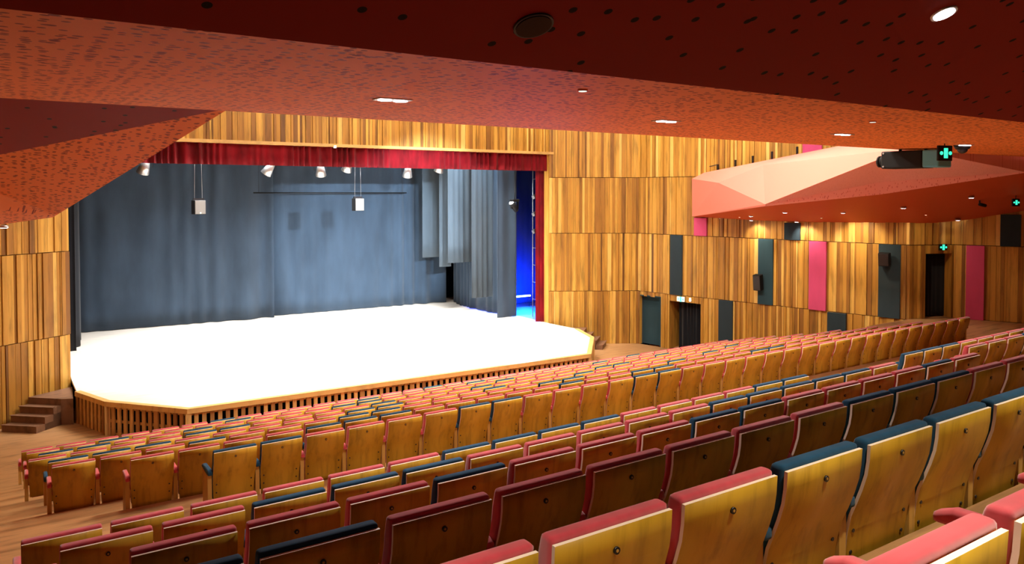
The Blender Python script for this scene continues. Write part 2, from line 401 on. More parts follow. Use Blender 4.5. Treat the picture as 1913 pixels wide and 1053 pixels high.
tag(mb.build('ceiling_soffit', [M['soffit'], M['soffit_shaded'], M['balc']]), kind='structure')

# side balconies
def side_balcony(name, V, faces, label):
    mb = MB()
    ctr = Vector((0, 0, 0))
    for k in V: ctr += Vector(V[k])
    ctr /= len(V)
    sv = [k for k in V]; sf = []
    for f, m in faces:
        if all(k in V for k in f) and m in (2, 5):
            P = [Vector(V[k]) for k in f]; n = (P[1] - P[0]).cross(P[2] - P[0]); sf.append(tuple(sv.index(k) for k in (f if n.z < 0 else f[::-1]))); continue
        P = [Vector(V[k]) for k in f]; n = (P[1] - P[0]).cross(P[2] - P[0])
        if n.dot(P[0] - ctr) < 0: P = P[::-1]
        mb.face(P, m)
    mb.mesh([V[k] for k in sv], sf, 2 if 'right' in label else 3, .5, True)
    o = mb.build(name, [M['balc'], M['balcperf'], M['balcsoffit'], M['soffit'], M['soffit_shaded']])
    return tag(o, label, 'balcony')
VR = dict(P1t=(20.0, 18.9, .52), P1b=(20.0, 18.87, -.83), V1=(18.65, 16.48, .34), V2=(18.2, 14.39, .83), V3=(17.26, 13.57, -.30), V3b=(17.34, 13.63, -.36), V4=(18.69, 11.08, .29), V4b=(18.78, 11.14, -.03),
          T=(19.56, 12.9, 1.35), T2=(18.2, 8.7, 2.3), P0=(20.11, 18.41, .73), E2=(15.46, 8.6, .94), W=(20.24, 8.4, .92), Wm=(20.24, 8.4, .52), Wb=(20.24, 8.4, .49),
          wA=(20.16, 18.33, -.9), wB=(20.60, 16.4, -.91), wC=(21.06, 14.39, -.92), wD=(21.83, 11.9, -.92), wE=(23.05, 10.95, -.76), wF=(23.7, 9.6, -.46), wG=(24.5, 7.0, .2),
          uA=(20.2, 18.3, .7), uC=(21.0, 14.4, .8), uE=(22.9, 11.2, .8), S1=(24.5, 8.4, .9), B2=(15.46, 8.6, 2.2))
FR = [(('P1t', 'P1b', 'V1'), 0), (('P1b', 'V3', 'V1'), 0), (('V1', 'V3', 'V2'), 0), (('V2', 'V3', 'E2'), 0), (('V3', 'V4', 'E2'), 1), (('E2', 'V4', 'Wm'), 1), (('E2', 'Wm', 'W'), 1),
      (('P1t', 'V1', 'P0'), 0), (('P0', 'V1', 'V2', 'T'), 0), (('T', 'V2', 'E2'), 0), (('T', 'E2', 'B2', 'T2'), 0),
      (('V3', 'V3b', 'V4b', 'V4'), 1), (('V4', 'V4b', 'Wb', 'Wm'), 1), (('P1b', 'V3b', 'V3'), 0),
      (('P1b', 'V3b', 'wB'), 2), (('P1b', 'wB', 'wA'), 2), (('V3b', 'wC', 'wB'), 2), (('V3b', 'V4b', 'wC'), 2), (('V4b', 'wD', 'wC'), 2), (('V4b', 'wE', 'wD'), 2), (('V4b', 'Wb', 'wE'), 2), (('Wb', 'wF', 'wE'), 2), (('Wb', 'wG', 'wF'), 2),
      (('W', 'Wm', 'Wb', 'wG', 'S1'), 1)]
bal = side_balcony('side_balcony', VR, FR, 'faceted salmon-pink side balcony projecting from the right wall')
def mir(p): return (17.8 - p[0], p[1], p[2])
VLft = {k: mir(v) for k, v in VR.items()}
VLft.update(Wm=(-2.44, 8.4, .86), Wb=(-2.44, 8.4, .80), E2=(1.85, 8.3, .90), V3=(.44, 13.44, -.33), V3b=(.40, 13.6, -.37), B2=(1.85, 8.3, 2.2))
# the left one: orange perforated underside; shade coloured into facets by the ceiling edge
dkx = [(('E2', 'V4', 'W'), 4), (('V3', 'V4', 'E2'), 3)]
FL = []
for f, m in FR:
    if f[0] == 'E2' and f[-1] in ('Wm', 'W'): m = 4
    elif f == ('V3', 'V4', 'E2'): m = 3
    elif m == 2: m = 5
    elif m == 1: m = 2 if 'V4b' in f or 'Wb' in f else 3
    FL.append((f, m))
side_balcony('side_balcony', VLft, FL, 'left side balcony whose perforated orange underside angles across the top left')
# glass-free railing: posts behind the rim of the right balcony
rl = empty('balcony_railing', (20.05, 18.2, .75)); tag(rl, 'thin dark metal railing rising behind the rim of the side balcony', 'railing')
RP = [(20.11, 18.41, .72), (20.05, 17.77, .80), (19.96, 16.94, .92), (19.89, 16.17, 1.02), (19.81, 15.36, 1.12), (19.71, 14.37, 1.22)]
for p in RP:
    mb = MB(); mb.box((p[0] + .02, p[1] - .03, p[2] - .12), (p[0] + .06, p[1] + .03, p[2] + .20)); mb.build('post', M['metal'], rl)
mb = MB(); mb.tube((RP[0][0] + .04, RP[0][1], .91), (RP[1][0] + .04, RP[1][1], .99), .015); mb.build('top_rail', M['metal'], rl)

# ------------------------------------------------------------------ stage
st = empty('stage', (8.9, 20, -5.69)); tag(st, 'wide pale wooden stage with slatted front and cut corners', 'stage')
EDGE = [(1.02, 22.72), (1.06, 21.3), (1.59, 19.89), (3.08, 18.18), (14.43, 17.75), (16.19, 19.75), (16.74, 21.3), (16.78, 22.72)]
mb = MB()
mb.hexa([(1.02, 22.72)] + EDGE[1:-1] + [(16.58, 22.8), (16.58, 31.2), (1.02, 31.2)], -4.96, -4.90)
mb.build('deck', M['deck'], st)
mb = MB(); mb.box((-2.2, 23.2, -4.96), (1.02, 31.2, -4.90)); mb.build('wing_floor', M['stair'], st)
mb = MB(); mb.box((16.58, 23.2, -4.96), (20.2, 31.2, -4.90)); mb.build('wing_floor', M['stair'], st)
def inset(pts, d):        # moves the open polyline sideways (to its left)
    out = []
    for i in range(len(pts)):
        ns = []
        for a, b in ((i - 1, i), (i, i + 1)):
            if a >= 0 and b < len(pts):
                v = Vector(pts[b]) - Vector(pts[a]); v.normalize(); ns.append(Vector((-v.y, v.x)))
        n = ns[0] if len(ns) == 1 else (ns[0] + ns[1]) / (1 + ns[0].dot(ns[1]))
        out.append(Vector(pts[i]) + n * d)
    return out
E = EDGE[1:-1]; Ein, Eout = inset(E, .09), inset(E, -.05)
mb = MB()
for i in range(len(E) - 1):
    a, b, c, e = Eout[i], Eout[i + 1], Ein[i + 1], Ein[i]
    mb.hexa([(a.x, a.y), (b.x, b.y), (c.x, c.y), (e.x, e.y)], -5.00, -4.885)
mb.build('edge_trim', M['trim'], st)
rnd = random.Random(5)
Ef = inset(E, .02)
def slatted(i):
    a, b = Ef[i], Ef[i + 1]; d = (b - a); Ln = d.length; d.normalize(); n = Vector((-d.y, d.x)); D, Nn = Vector((d.x, d.y, 0)), Vector((n.x, n.y, 0)); Z = Vector((0, 0, 1))
    mb = MB(); nsl = int(Ln / .17); m0 = Vector(((a.x + b.x) / 2, (a.y + b.y) / 2, 0))
    for k in range(nsl + 1):
        s = Ln * k / nsl; p = a + d * s
        big = k % 8 == 0
        mb.obox(Vector((p.x, p.y, -5.35)), D * (.045 + .015 * big), Nn * (.02 + .006 * big), Z * .34, 0, rnd.uniform(.15, 1) if not big else .35)
    for z, hh in ((-5.03, .035), (-5.36, .03), (-5.66, .03)):
        mb.obox(m0 + Nn * .035 + Z * z, D * Ln / 2, Nn * .015, Z * hh, 0, .55)
    mb.obox(m0 + Nn * .30 + Z * -5.34, D * (Ln / 2), Nn * .01, Z * .34, 1)
    mb.build('slat_panel', [M['slat'], M['dark']], st)
for i in range(len(E) - 1): slatted(i)
for i in range(1, len(E) - 1):
    p = Ef[i]; mb = MB(); mb.box((p.x - .06, p.y - .06, -5.69), (p.x + .06, p.y + .06, -5.0), 0, .8); mb.build('corner_post', M['slat'], st)
def stairs(mirr, label):
    f = (lambda x, y: (17.8 - x, y)) if mirr else (lambda x, y: (x, y))
    bx, by = f(.2, 21.3); t = empty('stage_stairs', (bx, by, -5.69)); tag(t, label, 'stairs')
    wv = Vector((-.69, .6)); rv = Vector((.18, .16)); A = Vector((.20, 20.92))
    def ccw(q):
        s = sum(q[i][0] * q[(i + 1) % len(q)][1] - q[(i + 1) % len(q)][0] * q[i][1] for i in range(len(q))); return q if s > 0 else q[::-1]
    for k in range(3):
        a = A + rv * k; b = a + wv; c = b + rv * (3 - k); e = a + rv * (3 - k); z1 = -5.69 + .16 * (k + 1)
        mb = MB(); mb.hexa(ccw([f(*a), f(*b), f(*c), f(*e)]), -5.69, z1); 
        a2 = a - rv * .12; q = [f(*a2), f(*(a2 + wv)), f(*(a2 + wv + rv * .3)), f(*(a2 + rv * .3))]
        mb.hexa(ccw(q), z1, z1 + .015); mb.build('step', M['stair'], t)
    mb = MB(); mb.hexa(ccw([f(.05, 22.01), f(.73, 21.38), f(.98, 21.26), f(1.02, 22.6)]), -5.69, -5.05); mb.build('landing', M['stair'], t)
stairs(False, 'short dark wooden stairs up to the left end of the stage')
stairs(True, 'short wooden stairs at the right end of the stage')

# ------------------------------------------------------------------ stage drapes
for x0, y0, x1, y1, sd, side in ((1.5, 30.25, 8.25, 29.85, 2, 'left'), (8.05, 30.2, 15.9, 29.9, 5, 'right')):
    o = curtain('back_curtain', [(x0, y0), (x1, y1)], -4.88, 5.0, .24, .75, M['curtain'], seed=sd, nz=16)
    tag(o, 'huge grey-blue drape across the %s half of the stage back' % side, 'curtain', 'drapes across the back of the stage')
o = curtain('side_curtain', [(16.15, 29.6), (15.95, 27.6), (16.0, 26.2), (16.35, 25.0)], -4.88, 4.8, .10, .45, M['curtain'], seed=4, nz=14)
tag(o, 'grey-blue drape closing the right side of the stage', 'curtain')
o = curtain('side_curtain', [(1.55, 29.6), (1.4, 27.4)], -4.88, 4.8, .10, .4, M['blackdrape'], seed=6, nz=14)
tag(o, 'dark drape closing the left side of the stage', 'curtain')
LEGS = [('narrow pale drape, farthest back of the hanging drapes right of stage', 14.26, 15.2, 28.8, -2.74), ('slim drape strip second from the back, right of stage', 14.56, 15.1, 27.8, -3.07),
        ('brightest pale blue drape hanging short at right of stage', 14.53, 15.75, 27.0, -2.85), ('long pale grey drape ending low above the stage at right', 14.97, 15.9, 25.8, -4.18),
        ('full length grey drape, nearest of the right stage drapes', 15.53, 16.40, 24.8, -4.88)]
for lb, x0, x1, y, z in LEGS:
    o = curtain('hanging_drape', [(x0, y), (x1, y)], z, 4.6, .05, .34, M['legdrape'] if z > -4.8 else M['curtain'], seed=int(y * 10), nz=10)
    tag(o, lb, 'curtain', 'drapes hanging right of the stage')
o = curtain('hanging_drape', [(.95, 24.4), (1.22, 24.4)], -4.45, 4.6, .03, .2, M['blackdrape'], seed=31); tag(o, 'narrow black drape beside the left wooden wall of the stage opening', 'curtain')
o = curtain('wing_drape', [(16.6, 27.6), (20.0, 27.6)], -4.88, 4.6, .05, .4, M['curtain'], seed=33); tag(o, 'black drape in the right wing glowing blue at its foot', 'curtain')
o = curtain('valance', [(1.02, 22.98), (16.6, 22.98)], .84, 1.62, .12, .24, M['redcurtain'], seed=9, nz=3, thick=.01)
tag(o, 'short pleated red velvet valance along the top of the stage opening', 'curtain')
o = curtain('house_curtain', [(16.28, 23.28), (16.60, 23.14)], -4.88, .92, .05, .16, M['redcurtain'], seed=12, thick=.01)
tag(o, 'narrow red velvet curtain drawn to the right edge of the stage opening', 'curtain')
mb = MB(); mb.box((8.20, 22.72, 1.42), (8.27, 22.8, 1.5)); tag(mb.build('small_sensor', M['signw']), 'tiny white sensor above the red valance', 'sensor')

# battens and hanging stage equipment
def batten(y, z, x0, x1, label):
    t = empty('lighting_batten', ((x0 + x1) / 2, y, z)); tag(t, label, 'lighting pipe')
    mb = MB(); mb.tube((x0, y, z), (x1, y, z), .03); mb.build('pipe', M['metal'], t)
    for x in (x0 + .5, (x0 + x1) / 2, x1 - .5):
        mb = MB(); mb.tube((x, y, z), (x, y, 5.6), .006, n=6); mb.build('cable', M['metal'], t)
batten(24.5, 1.45, 2.0, 15.6, 'front lighting pipe hidden just behind the red valance')
batten(27.3, 1.75, 2.4, 14.2, 'rear lighting pipe high over the stage')
t = empty('lighting_batten', (10.6, 29.4, .02)); tag(t, 'thin dark line crossing in front of the blue back drape', 'lighting pipe')  # thin black bar drawn for the dark line across the drape
mb = MB(); mb.tube((-3.2, 0, 0), (3.2, 0, 0), .025); mb.build('pipe', M['black'], t, local=True)
for xx in (-3, 3):
    mb = MB(); mb.tube((xx, 0, 0), (xx, 0, 4.0), .005, n=6); mb.build('cable', M['black'], t, local=True)
def stage_lamp(x, y, z, tilt, pan, label, s=1.0):
    t = empty('stage_lamp', (x, y, z)); tag(t, label, 'stage light', 'stage lamps hanging behind the valance')
    R = Matrix.Rotation(pan, 3, 'Z') @ Matrix.Rotation(tilt, 3, 'X')
    def r(v): return R @ Vector(v) * s
    mb = MB(); mb.tube(r((0, 0, .14)), r((0, 0, -.12)), .07 * s, .125 * s, 14); mb.tube(r((0, 0, .20)), r((0, 0, .14)), .05 * s, .07 * s, 14); mb.build('lamp_housing', M['lightmetal'], t, local=True)
    mb = MB(); mb.tube(r((0, 0, -.121)), r((0, 0, -.128)), .11 * s, n=14); mb.build('lens', M['spk'], t, local=True)
    mb = MB()
    for sx in (-1, 1): mb.obox(Vector((sx * .15 * s, 0, .16 * s)), (.006, 0, 0), (0, .02, 0), (0, 0, .17 * s))
    mb.obox(Vector((0, 0, .33 * s)), (.155 * s, 0, 0), (0, .02, 0), (0, 0, .006)); mb.tube((0, 0, .33 * s), (0, 0, 1.45 - z), .012); mb.build('yoke', M['metal'], t, local=True)
for x, z, tl, pn, lb in ((3.03, .83, .5, .5, 'stage lamp at far left, beside the orange balcony underside'), (6.65, .84, .6, .9, 'tilted stage lamp hanging behind the valance, left of centre'),
                         (8.37, .83, .5, -.4, 'stage lamp left of the middle hanging speaker'), (9.46, 1.0, .5, .3, 'stage lamp straight above the middle hanging speaker'),
                         (11.55, .83, .4, -.2, 'stage lamp right of the middle hanging speaker'), (12.84, 1.02, .4, .4, 'stage lamp nearest the pale hanging drapes')):
    stage_lamp(x, 24.9 if x == 9.46 else 24.5, z - .07, tl, pn, lb, 1.45)
def hang_speaker(x, y, z, rz, label):
    t = empty('hanging_speaker', (x, y, z), rz); tag(t, label, 'speaker', 'speakers hung over the stage')
    mb = MB(); mb.box((-.17, -.12, -.30), (.17, .12, .13)); mb.build('cabinet', M['black'], t, local=True, bevel=.01)
    mb = MB(); mb.box((-.16, -.14, -.29), (.16, -.122, .12)); mb.build('grille', M['spk'], t, local=True, bevel=.004)
    mb = MB(); mb.box((-.16, -.03, .13), (.16, .03, .19)); mb.build('bracket', M['metal'], t, local=True)
    for sx in (-.12, .12):
        mb = MB(); mb.tube((sx, 0, .19), (sx * .8, 0, 1.45 - z), .004, n=6); mb.build('cable', M['lightmetal'], t, local=True)
    mb = MB(); mb.tube((0, -.141, -.26), (0, -.146, -.26), .022, n=10); mb.build('badge', M['signw'], t, local=True)
hang_speaker(4.52, 24.5, -.34, .25, 'left grey speaker hanging over the dark part of the stage')
hang_speaker(9.67, 24.5, -.30, .15, 'middle grey speaker hanging in front of the blue drape')
# moving head on the right
t = empty('moving_spotlight', (15.8, 24.0, -.42)); tag(t, 'black moving spotlight hanging low at the right side of the stage', 'stage light')
mb = MB(); mb.tube((0, 0, .18), (0, 0, 1.9), .012); mb.build('hanger', M['metal'], t, local=True)
mb = MB(); mb.box((-.14, -.14, .10), (.14, .14, .20)); mb.build('base_box', M['black'], t, local=True, bevel=.02)
mb = MB()
for sx in (-1, 1): mb.obox(Vector((sx * .15, 0, -.02)), (.015, 0, 0), (0, .04, 0), (0, 0, .15))
mb.build('yoke', M['black'], t, local=True)
mb = MB(); mb.tube((-.16, -.05, .05), (.12, .05, -.24), .12, .09, 16); mb.build('lamp_housing', M['black'], t, local=True)
mb = MB(); mb.tube((-.165, -.052, .055), (-.18, -.057, .071), .10, n=16); mb.build('lens', M['lightmetal'], t, local=True)
# side lighting ladder in the right wing
t = empty('lighting_ladder', (16.96, 24.2, -4.9)); tag(t, 'pale lighting ladder standing just behind the red side curtain', 'ladder')
for y in (24.45, 23.9):
    mb = MB(); mb.tube((16.96, y, -4.9), (16.96, y, 1.4), .018); mb.build('rail', M['lightmetal'], t)
for k in range(8):
    mb = MB(); z = -4.2 + k * .68; mb.tube((16.96, 23.9, z), (16.96, 24.45, z), .014); mb.build('rung', M['lightmetal'], t)
for k, nm in enumerate(('top', 'middle', 'lowest')):
    z = -.1 - k * .68
    q = empty('ladder_lamp', (16.9, 24.15, z)); tag(q, '%s of the three lamps clamped to the lighting ladder' % nm, 'stage light', 'lamps on the side ladder')
    mb = MB(); mb.tube((0, 0, .02), (-.14, -.02, -.05), .07, .09, 12); mb.build('lamp_housing', M['metal'], q, local=True)
    mb = MB(); mb.tube((-.141, -.02, -.0505), (-.146, -.0207, -.053), .08, n=12); mb.build('lens', M['lightmetal'], q, local=True)
t = empty('light_bar', (17.9, 26.6, -4.41)); tag(t, 'glowing tube light low in the blue right wing', 'lamp')
mb = MB(); mb.tube((-.42, 0, 0), (.42, 0, 0), .035, n=12); mb.build('tube', M['blueled'], t, local=True)
mb = MB()
for sx in (-.4, .4): mb.tube((sx, .05, 0), (sx, .05, -.48), .012)
mb.box((-.45, .03, -.05), (.45, .06, .05)); mb.build('stand', M['metal'], t, local=True)
bl = area_light('blue_lamp', (17.9, 26.45, -4.3), 700, (.0, .06, 1), .9, .15, (-.15, -.35, -.6)); bl.parent = None
area_light('blue_lamp', (17.6, 26.5, -4.2), 900, (.0, .03, 1), .9, .2, (0, 1, -.1))

# ------------------------------------------------------------------ ceiling fixtures
def twin_downlight(x, y, z, label, power, rz=0, ang=116, tiltd=(0, 0, -1), col_=WHITE):
    t = empty('twin_downlight', (x, y, z), rz); tag(t, label, 'ceiling light', 'recessed downlights in the low ceiling')
    mb = MB(); mb.box((-.15, -.085, -.012), (.15, .085, .004)); mb.build('frame', M['lightmetal'], t, local=True, bevel=.004)
    for sx in (-.072, .072):
        mb = MB(); mb.tube((sx, 0, -.013), (sx, 0, -.017), .058, n=20); mb.build('lens', M['lens'], t, local=True)
    if power: spot_light('downlight_beam', (0, 0, -.05), power, col_, tiltd, ang, .3, .08, t)
twin_downlight(2.64, 5.89, zor(5.89), 'white twin downlight, nearest the left in the orange ceiling', 320, tiltd=(0, -.18, -1))
twin_downlight(5.95, 6.0, zor(6.0), 'second twin downlight from the left in the orange ceiling', 320, tiltd=(0, -.18, -1))
twin_downlight(9.30, 6.06, zor(6.06), 'third twin downlight, above the pink side balcony in view', 320, tiltd=(0, -.18, -1))
twin_downlight(13.17, 6.35, zor(6.35), 'twin downlight just behind the hanging exit sign', 320, tiltd=(0, -.18, -1))
def round_light(name, x, y, z, r, label, power, cat='ceiling light', lens='lens', nrm=(0, 0, -1), ang=100, colr=WHITE, group='recessed downlights in the low ceiling', d=None):
    t = empty(name, (x, y, z)); tag(t, label, cat, group)
    n = Vector(nrm).normalized()
    mb = MB(); mb.tube(n * -.03, n * .012, r * 1.25, n=24); mb.build('ring', M['lightmetal'] if power or lens == 'lens' else M['balcsoffit'], t, local=True)
    mb = MB(); mb.tube(n * .0125, n * .016, r, n=24); mb.build('lens', M[lens], t, local=True)
    if power: spot_light('downlight_beam', n * .06, power, colr, d or n, ang, .7, .06, t)
    return t
round_light('round_downlight', *LAMPPOS, .065, 'bright round downlight at the top right of the dark shaded ceiling', 20, ang=110, nrm=(0, -.42, -1))
for x in (.6, 2.6, 4.6, 6.6, 8.6):       # the same fixtures above and behind the viewpoint
    round_light('round_downlight', x, .85, zdk(.85), .065, 'round downlight in the dark shaded ceiling above the viewer', 430, ang=62, nrm=(0, -.42, -1), d=(0, 0, -1), colr=(1, .9, .7))
round_light('smoke_detector', 3.40, 4.27, zor(4.27), .03, 'small white detector in the orange ceiling, left one', 0, 'detector', 'signw', group='small ceiling detectors')
round_light('smoke_detector', 7.48, 4.53, zor(4.53), .03, 'small white detector in the orange ceiling, right one', 0, 'detector', 'signw', group='small ceiling detectors')
t = empty('ceiling_speaker', SPKPOS); tag(t, 'round dark speaker grille set into the dark shaded ceiling', 'speaker')
nk = Vector((0, -.42, -1)).normalized()
mb = MB(); mb.tube(nk * -.01, nk * .012, .108, n=28); mb.build('ring', M['metal'], t, local=True)
mb = MB(); mb.tube(nk * .0122, nk * .016, .096, n=28); mb.build('grille', mat('brown_grille', (.035, .015, .008), .8), t, local=True)
# lamps in the underside of the right side balcony, aimed at the planks
SB = [((20.29, 17.81, -.87), 'first lamp under the side balcony from its tip', 60), ((19.45, 15.83, -.725), 'second lamp under the side balcony, grey adjustable', 70), ((18.66, 13.97, -.56), 'third lamp under the side balcony from its tip', 150),
      ((20.15, 13.08, -.57), 'fourth lamp under the side balcony from its tip', 170), ((20.22, 11.33, -.40), 'fifth lamp, brightest under the middle of the side balcony', 80), ((20.93, 9.91, -.11), 'lamp under the side balcony beside the small black camera', 16),
      ((22.58, 11.05, -.765), 'double lamp under the side balcony above the upper doorway', 6)]
for i, (p, lb, pw) in enumerate(SB):
    round_light('soffit_lamp', p[0], p[1], p[2], .06, lb, pw, nrm=(.1, 0, -1), ang=80, d=(1.0, .1, -1) if i < 5 else (0, .2, -1), colr=(1, .83, .55), group='lamps under the side balcony')
for p, lb in (((19.74, 16.53, -.775), 'tiny amber light under the balcony near its tip'), ((20.24, 13.86, -.735), 'tiny amber light under the middle of the side balcony'), ((21.30, 11.29, -.60), 'tiny amber light under the balcony toward the upper doorway')):
    round_light('indicator_lamp', p[0], p[1], p[2], .025, lb, 0, 'light', 'lensw', group='tiny amber lights under the side balcony')
t = empty('small_camera', (21.44, 9.94, -.22)); tag(t, 'small black camera under the right end of the side balcony', 'camera')
mb = MB(); mb.tube((0, 0, .03), (0, 0, -.06), .02); mb.build('mount', M['black'], t, local=True)
mb = MB(); mb.tube((0, 0, -.07), (.20, -.05, -.11), .045); mb.build('camera_body', M['black'], t, local=True)
# added lamps beside the real ones, put in to light the wall panels
round_light('soffit_lamp', 20.42, 14.85, -.90, .05, 'added lamp close to the wall above the bright pink panel', 70, nrm=(0, 0, -1), ang=95, d=(.75, -.1, -1), colr=(1, .92, .80), group='lamps under the side balcony')
round_light('soffit_lamp', 20.10, 16.35, -.89, .05, 'added lamp close to the wall above the blue-grey panel', 70, nrm=(0, 0, -1), ang=95, d=(.75, .1, -1), colr=(1, .9, .7), group='lamps under the side balcony')
# left balcony lamp
round_light('soffit_lamp', -.26, 15.0, -.56, .05, 'small lamp in the orange underside at the far left', 5, nrm=(0, 0, -1), group='lamps under the left side balcony')

# projector
t = empty('projector', (14.5, 7.9, .655)); tag(t, 'large black projector hanging from the orange ceiling edge', 'projector')
mb = MB(); mb.box((-.24, -.25, -.17), (.24, .56, .17)); mb.build('body', M['black'], t, local=True, bevel=.03, seg=3)
mb = MB(); mb.box((-.242, -.56, -.165), (.242, -.252, .165)); mb.build('rear_cover', M['projblue'], t, local=True, bevel=.03, seg=3)
mb = MB(); mb.tube((-.02, .56, -.02), (-.02, .68, -.02), .11, .10, 20); mb.tube((-.02, .68, -.02), (-.02, .72, -.02), .115, n=20); mb.build('lens', M['black'], t, local=True)
for z in (-.13, .13):
    mb = MB(); mb.tube((-.25, .50, z), (-.258, .50, z), .018, n=10); mb.build('screw', M['lightmetal'], t, local=True)
mb = MB()
for yy in (-.2, .3): mb.tube((0, yy, .15), (0, yy, .21), .03)
mb.build('ceiling_mount', M['metal'], t, local=True)
# dome camera and exit signs
t = empty('dome_camera', (13.4, 6.5, .80)); tag(t, 'black dome camera on the ceiling right of the green exit sign', 'camera')
mb = MB(); mb.tube((0, 0, .02), (0, 0, -.05), .14, .10, 20); mb.build('base', M['black'], t, local=True)
mb = MB()
for k in range(5):
    a0, a1 = k * math.pi / 10, (k + 1) * math.pi / 10; mb.tube((0, 0, -.05 - .075 * math.sin(a0)), (0, 0, -.05 - .075 * math.sin(a1)), .08 * math.cos(a0) + .001, .08 * math.cos(a1) + .001, 20, cap=False)
mb.build('dome', M['metal'], t, local=True)
def exit_sign(p, rz, w_, h_, label, pic='green', hang=0, back='black'):
    t = empty('exit_sign', p, rz); tag(t, label, 'exit sign')
    mb = MB(); mb.box((-w_ / 2, -.02, -h_ / 2), (w_ / 2, .02, h_ / 2)); mb.build('sign_box', M[back], t, local=True, bevel=.006)
    mb = MB(); k = w_ / .28
    mb.box((-.032 * k, -.0245, -.085 * k), (.046 * k, -.0205, .085 * k)); mb.build('door_symbol', M[pic], t, local=True)
    for sx in (-1, 1):
        mb = MB(); mb.tube((.007 * k + sx * .088 * k, -.0205, 0), (.007 * k + sx * .088 * k, -.0245, 0), .032 * k, n=14); mb.build('arrow_symbol', M[pic], t, local=True)
    if hang:
        mb = MB(); mb.tube((0, 0, h_ / 2), (0, 0, h_ / 2 + hang), .01); mb.build('hanger', M['metal'], t, local=True)
exit_sign((12.62, 6.4, .655), -.35, .27, .25, 'green running man style exit sign hanging beside the projector', hang=.04)
exit_sign((21.91, 9.27, -.24), -.5, .20, .20, 'green exit sign hanging under the balcony at the right edge', hang=.14)
a, d, n = wpt(1, 1.91, -3.81, .10); exit_sign(a, math.atan2(d.y, d.x), .30, .17, 'cyan and white exit sign above the lower doorway curtain', 'cyan', back='signw')
a, d, n = wpt(3, .99, -1.57, .10); exit_sign(a, math.atan2(d.y, d.x), .26, .18, 'green exit sign above the upper doorway curtain')
# emergency light by the lower doorway
a, d, n = wpt(1, 2.30, -3.82, .10)
mb = MB(); mb.tube(a, a + n * .03 + Vector((0, 0, .001)), .045, n=14); mb.tube(a + Vector((0, 0, .06)), a + n * .03 + Vector((0, 0, .061)), .04, n=14)
tag(mb.build('emergency_lamp', M['signw']), 'white emergency lamp right of the cyan exit sign', 'lamp')
# wall speakers
def wall_speaker(seg, s, z, w_, h_, dp, label):
    a, d, n = wpt(seg, s, z, .10); t = empty('wall_speaker', a, math.atan2(d.y, d.x)); tag(t, label, 'speaker', 'speakers on the right wall')
    sg = 1 if (Matrix.Rotation(math.atan2(d.y, d.x), 3, 'Z') @ Vector((0, 1, 0))).dot(n) > 0 else -1
    ys = sorted((0, sg * .08)); mb = MB(); mb.box((-.03, ys[0], -.05), (.03, ys[1], .05)); mb.build('bracket', M['metal'], t, local=True)
    y0, y1 = sorted((sg * .06, sg * (.06 + dp))); mb = MB(); mb.box((-w_ / 2, y0, -h_ / 2), (w_ / 2, y1, h_ / 2)); o = mb.build('cabinet', M['black'], t, local=True, bevel=.012)
    o.rotation_euler.x = -sg * .12
    yy = sg * (.06 + dp + .004); y0, y1 = sorted((yy - .004, yy + .004)); mb = MB(); mb.box((-w_ / 2 + .02, y0, -h_ / 2 + .02), (w_ / 2 - .02, y1, h_ / 2 - .02)); o = mb.build('grille', M['metal'], t, local=True)
    o.rotation_euler.x = -sg * .12
wall_speaker(1, 4.93, -2.92, .26, .52, .22, 'small black speaker mounted on the blue-grey wall panel')
wall_speaker(2, 2.48, -1.92, .30, .38, .2, 'black speaker high on the tall black panel left of the upper doorway')

# ------------------------------------------------------------------ theatre seats
SW = .49
PROF = [(.87, 0), (.80, .004), (.74, .013), (.67, .034), (.60, .06), (.54, .085), (.46, .105), (.38, .115), (.29, .120), (.215, .121)]
def prof_y(z):
    for (z1, y1), (z0, y0) in zip(PROF[:-1], PROF[1:]):
        if z0 <= z <= z1: return y0 + (y1 - y0) * (z - z0) / (z1 - z0)
    return PROF[-1][1] if z < .3 else 0
def shell_mesh(detail):
    mb = MB(); th = .015; pr = PROF if detail else PROF[::2]
    n = len(pr); hw = [SW / 2 * (1 - .06 * max(0, (.6 - z) / .3)) for z, y in pr]
    V = []
    for (z, y), w_ in zip(pr, hw): V += [(-w_, y, z), (w_, y, z), (w_, y + th, z), (-w_, y + th, z)]
    fs = []; ms = []
    for i in range(n - 1):
        a, b = 4 * i, 4 * (i + 1)
        for (f, m) in (((a, b, b + 1, a + 1), 0), ((a + 1, b + 1, b + 2, a + 2), 1), ((a + 2, b + 2, b + 3, a + 3), 0), ((a + 3, b + 3, b, a), 1)): fs.append(f); ms.append(m)
    fs += [(0, 1, 2, 3), (4 * n - 1, 4 * n - 2, 4 * n - 3, 4 * n - 4)]; ms += [1, 1]
    k = len(mb.v); mb.v += V
    for f, m in zip(fs, ms): mb.f.append(f); mb.m.append(m); mb.t.append(.5); mb.sm.append(m == 0)
    if detail:
        for sx in (-1, 1):
            for z in (.36, .46): mb.tube((sx * (SW / 2 - .045), prof_y(z) - .004, z), (sx * (SW / 2 - .045), prof_y(z) + .002, z), .009, n=8, m=2)
    return mb
def pad_mesh(pts, w_, thick, r, seg=3, nx=2):      # cushion following (z, y) profile
    mb = MB(); ring = []
    n = len(pts)
    outer = [(z, y + .021) for z, y in pts]; front = [(z, y + .021 + thick * (1 if 0 < i < n - 1 else .8)) for i, (z, y) in enumerate(pts)]
    loop = outer + front[::-1]; N = len(loop)
    V = [(-w_, y, z) for z, y in loop] + [(w_, y, z) for z, y in loop]
    mb.mesh(V, [tuple(range(N))[::-1], tuple(range(N, 2 * N))] + [(i, (i + 1) % N, N + (i + 1) % N, N + i) for i in range(N)], 0, .5, True)
    return mb
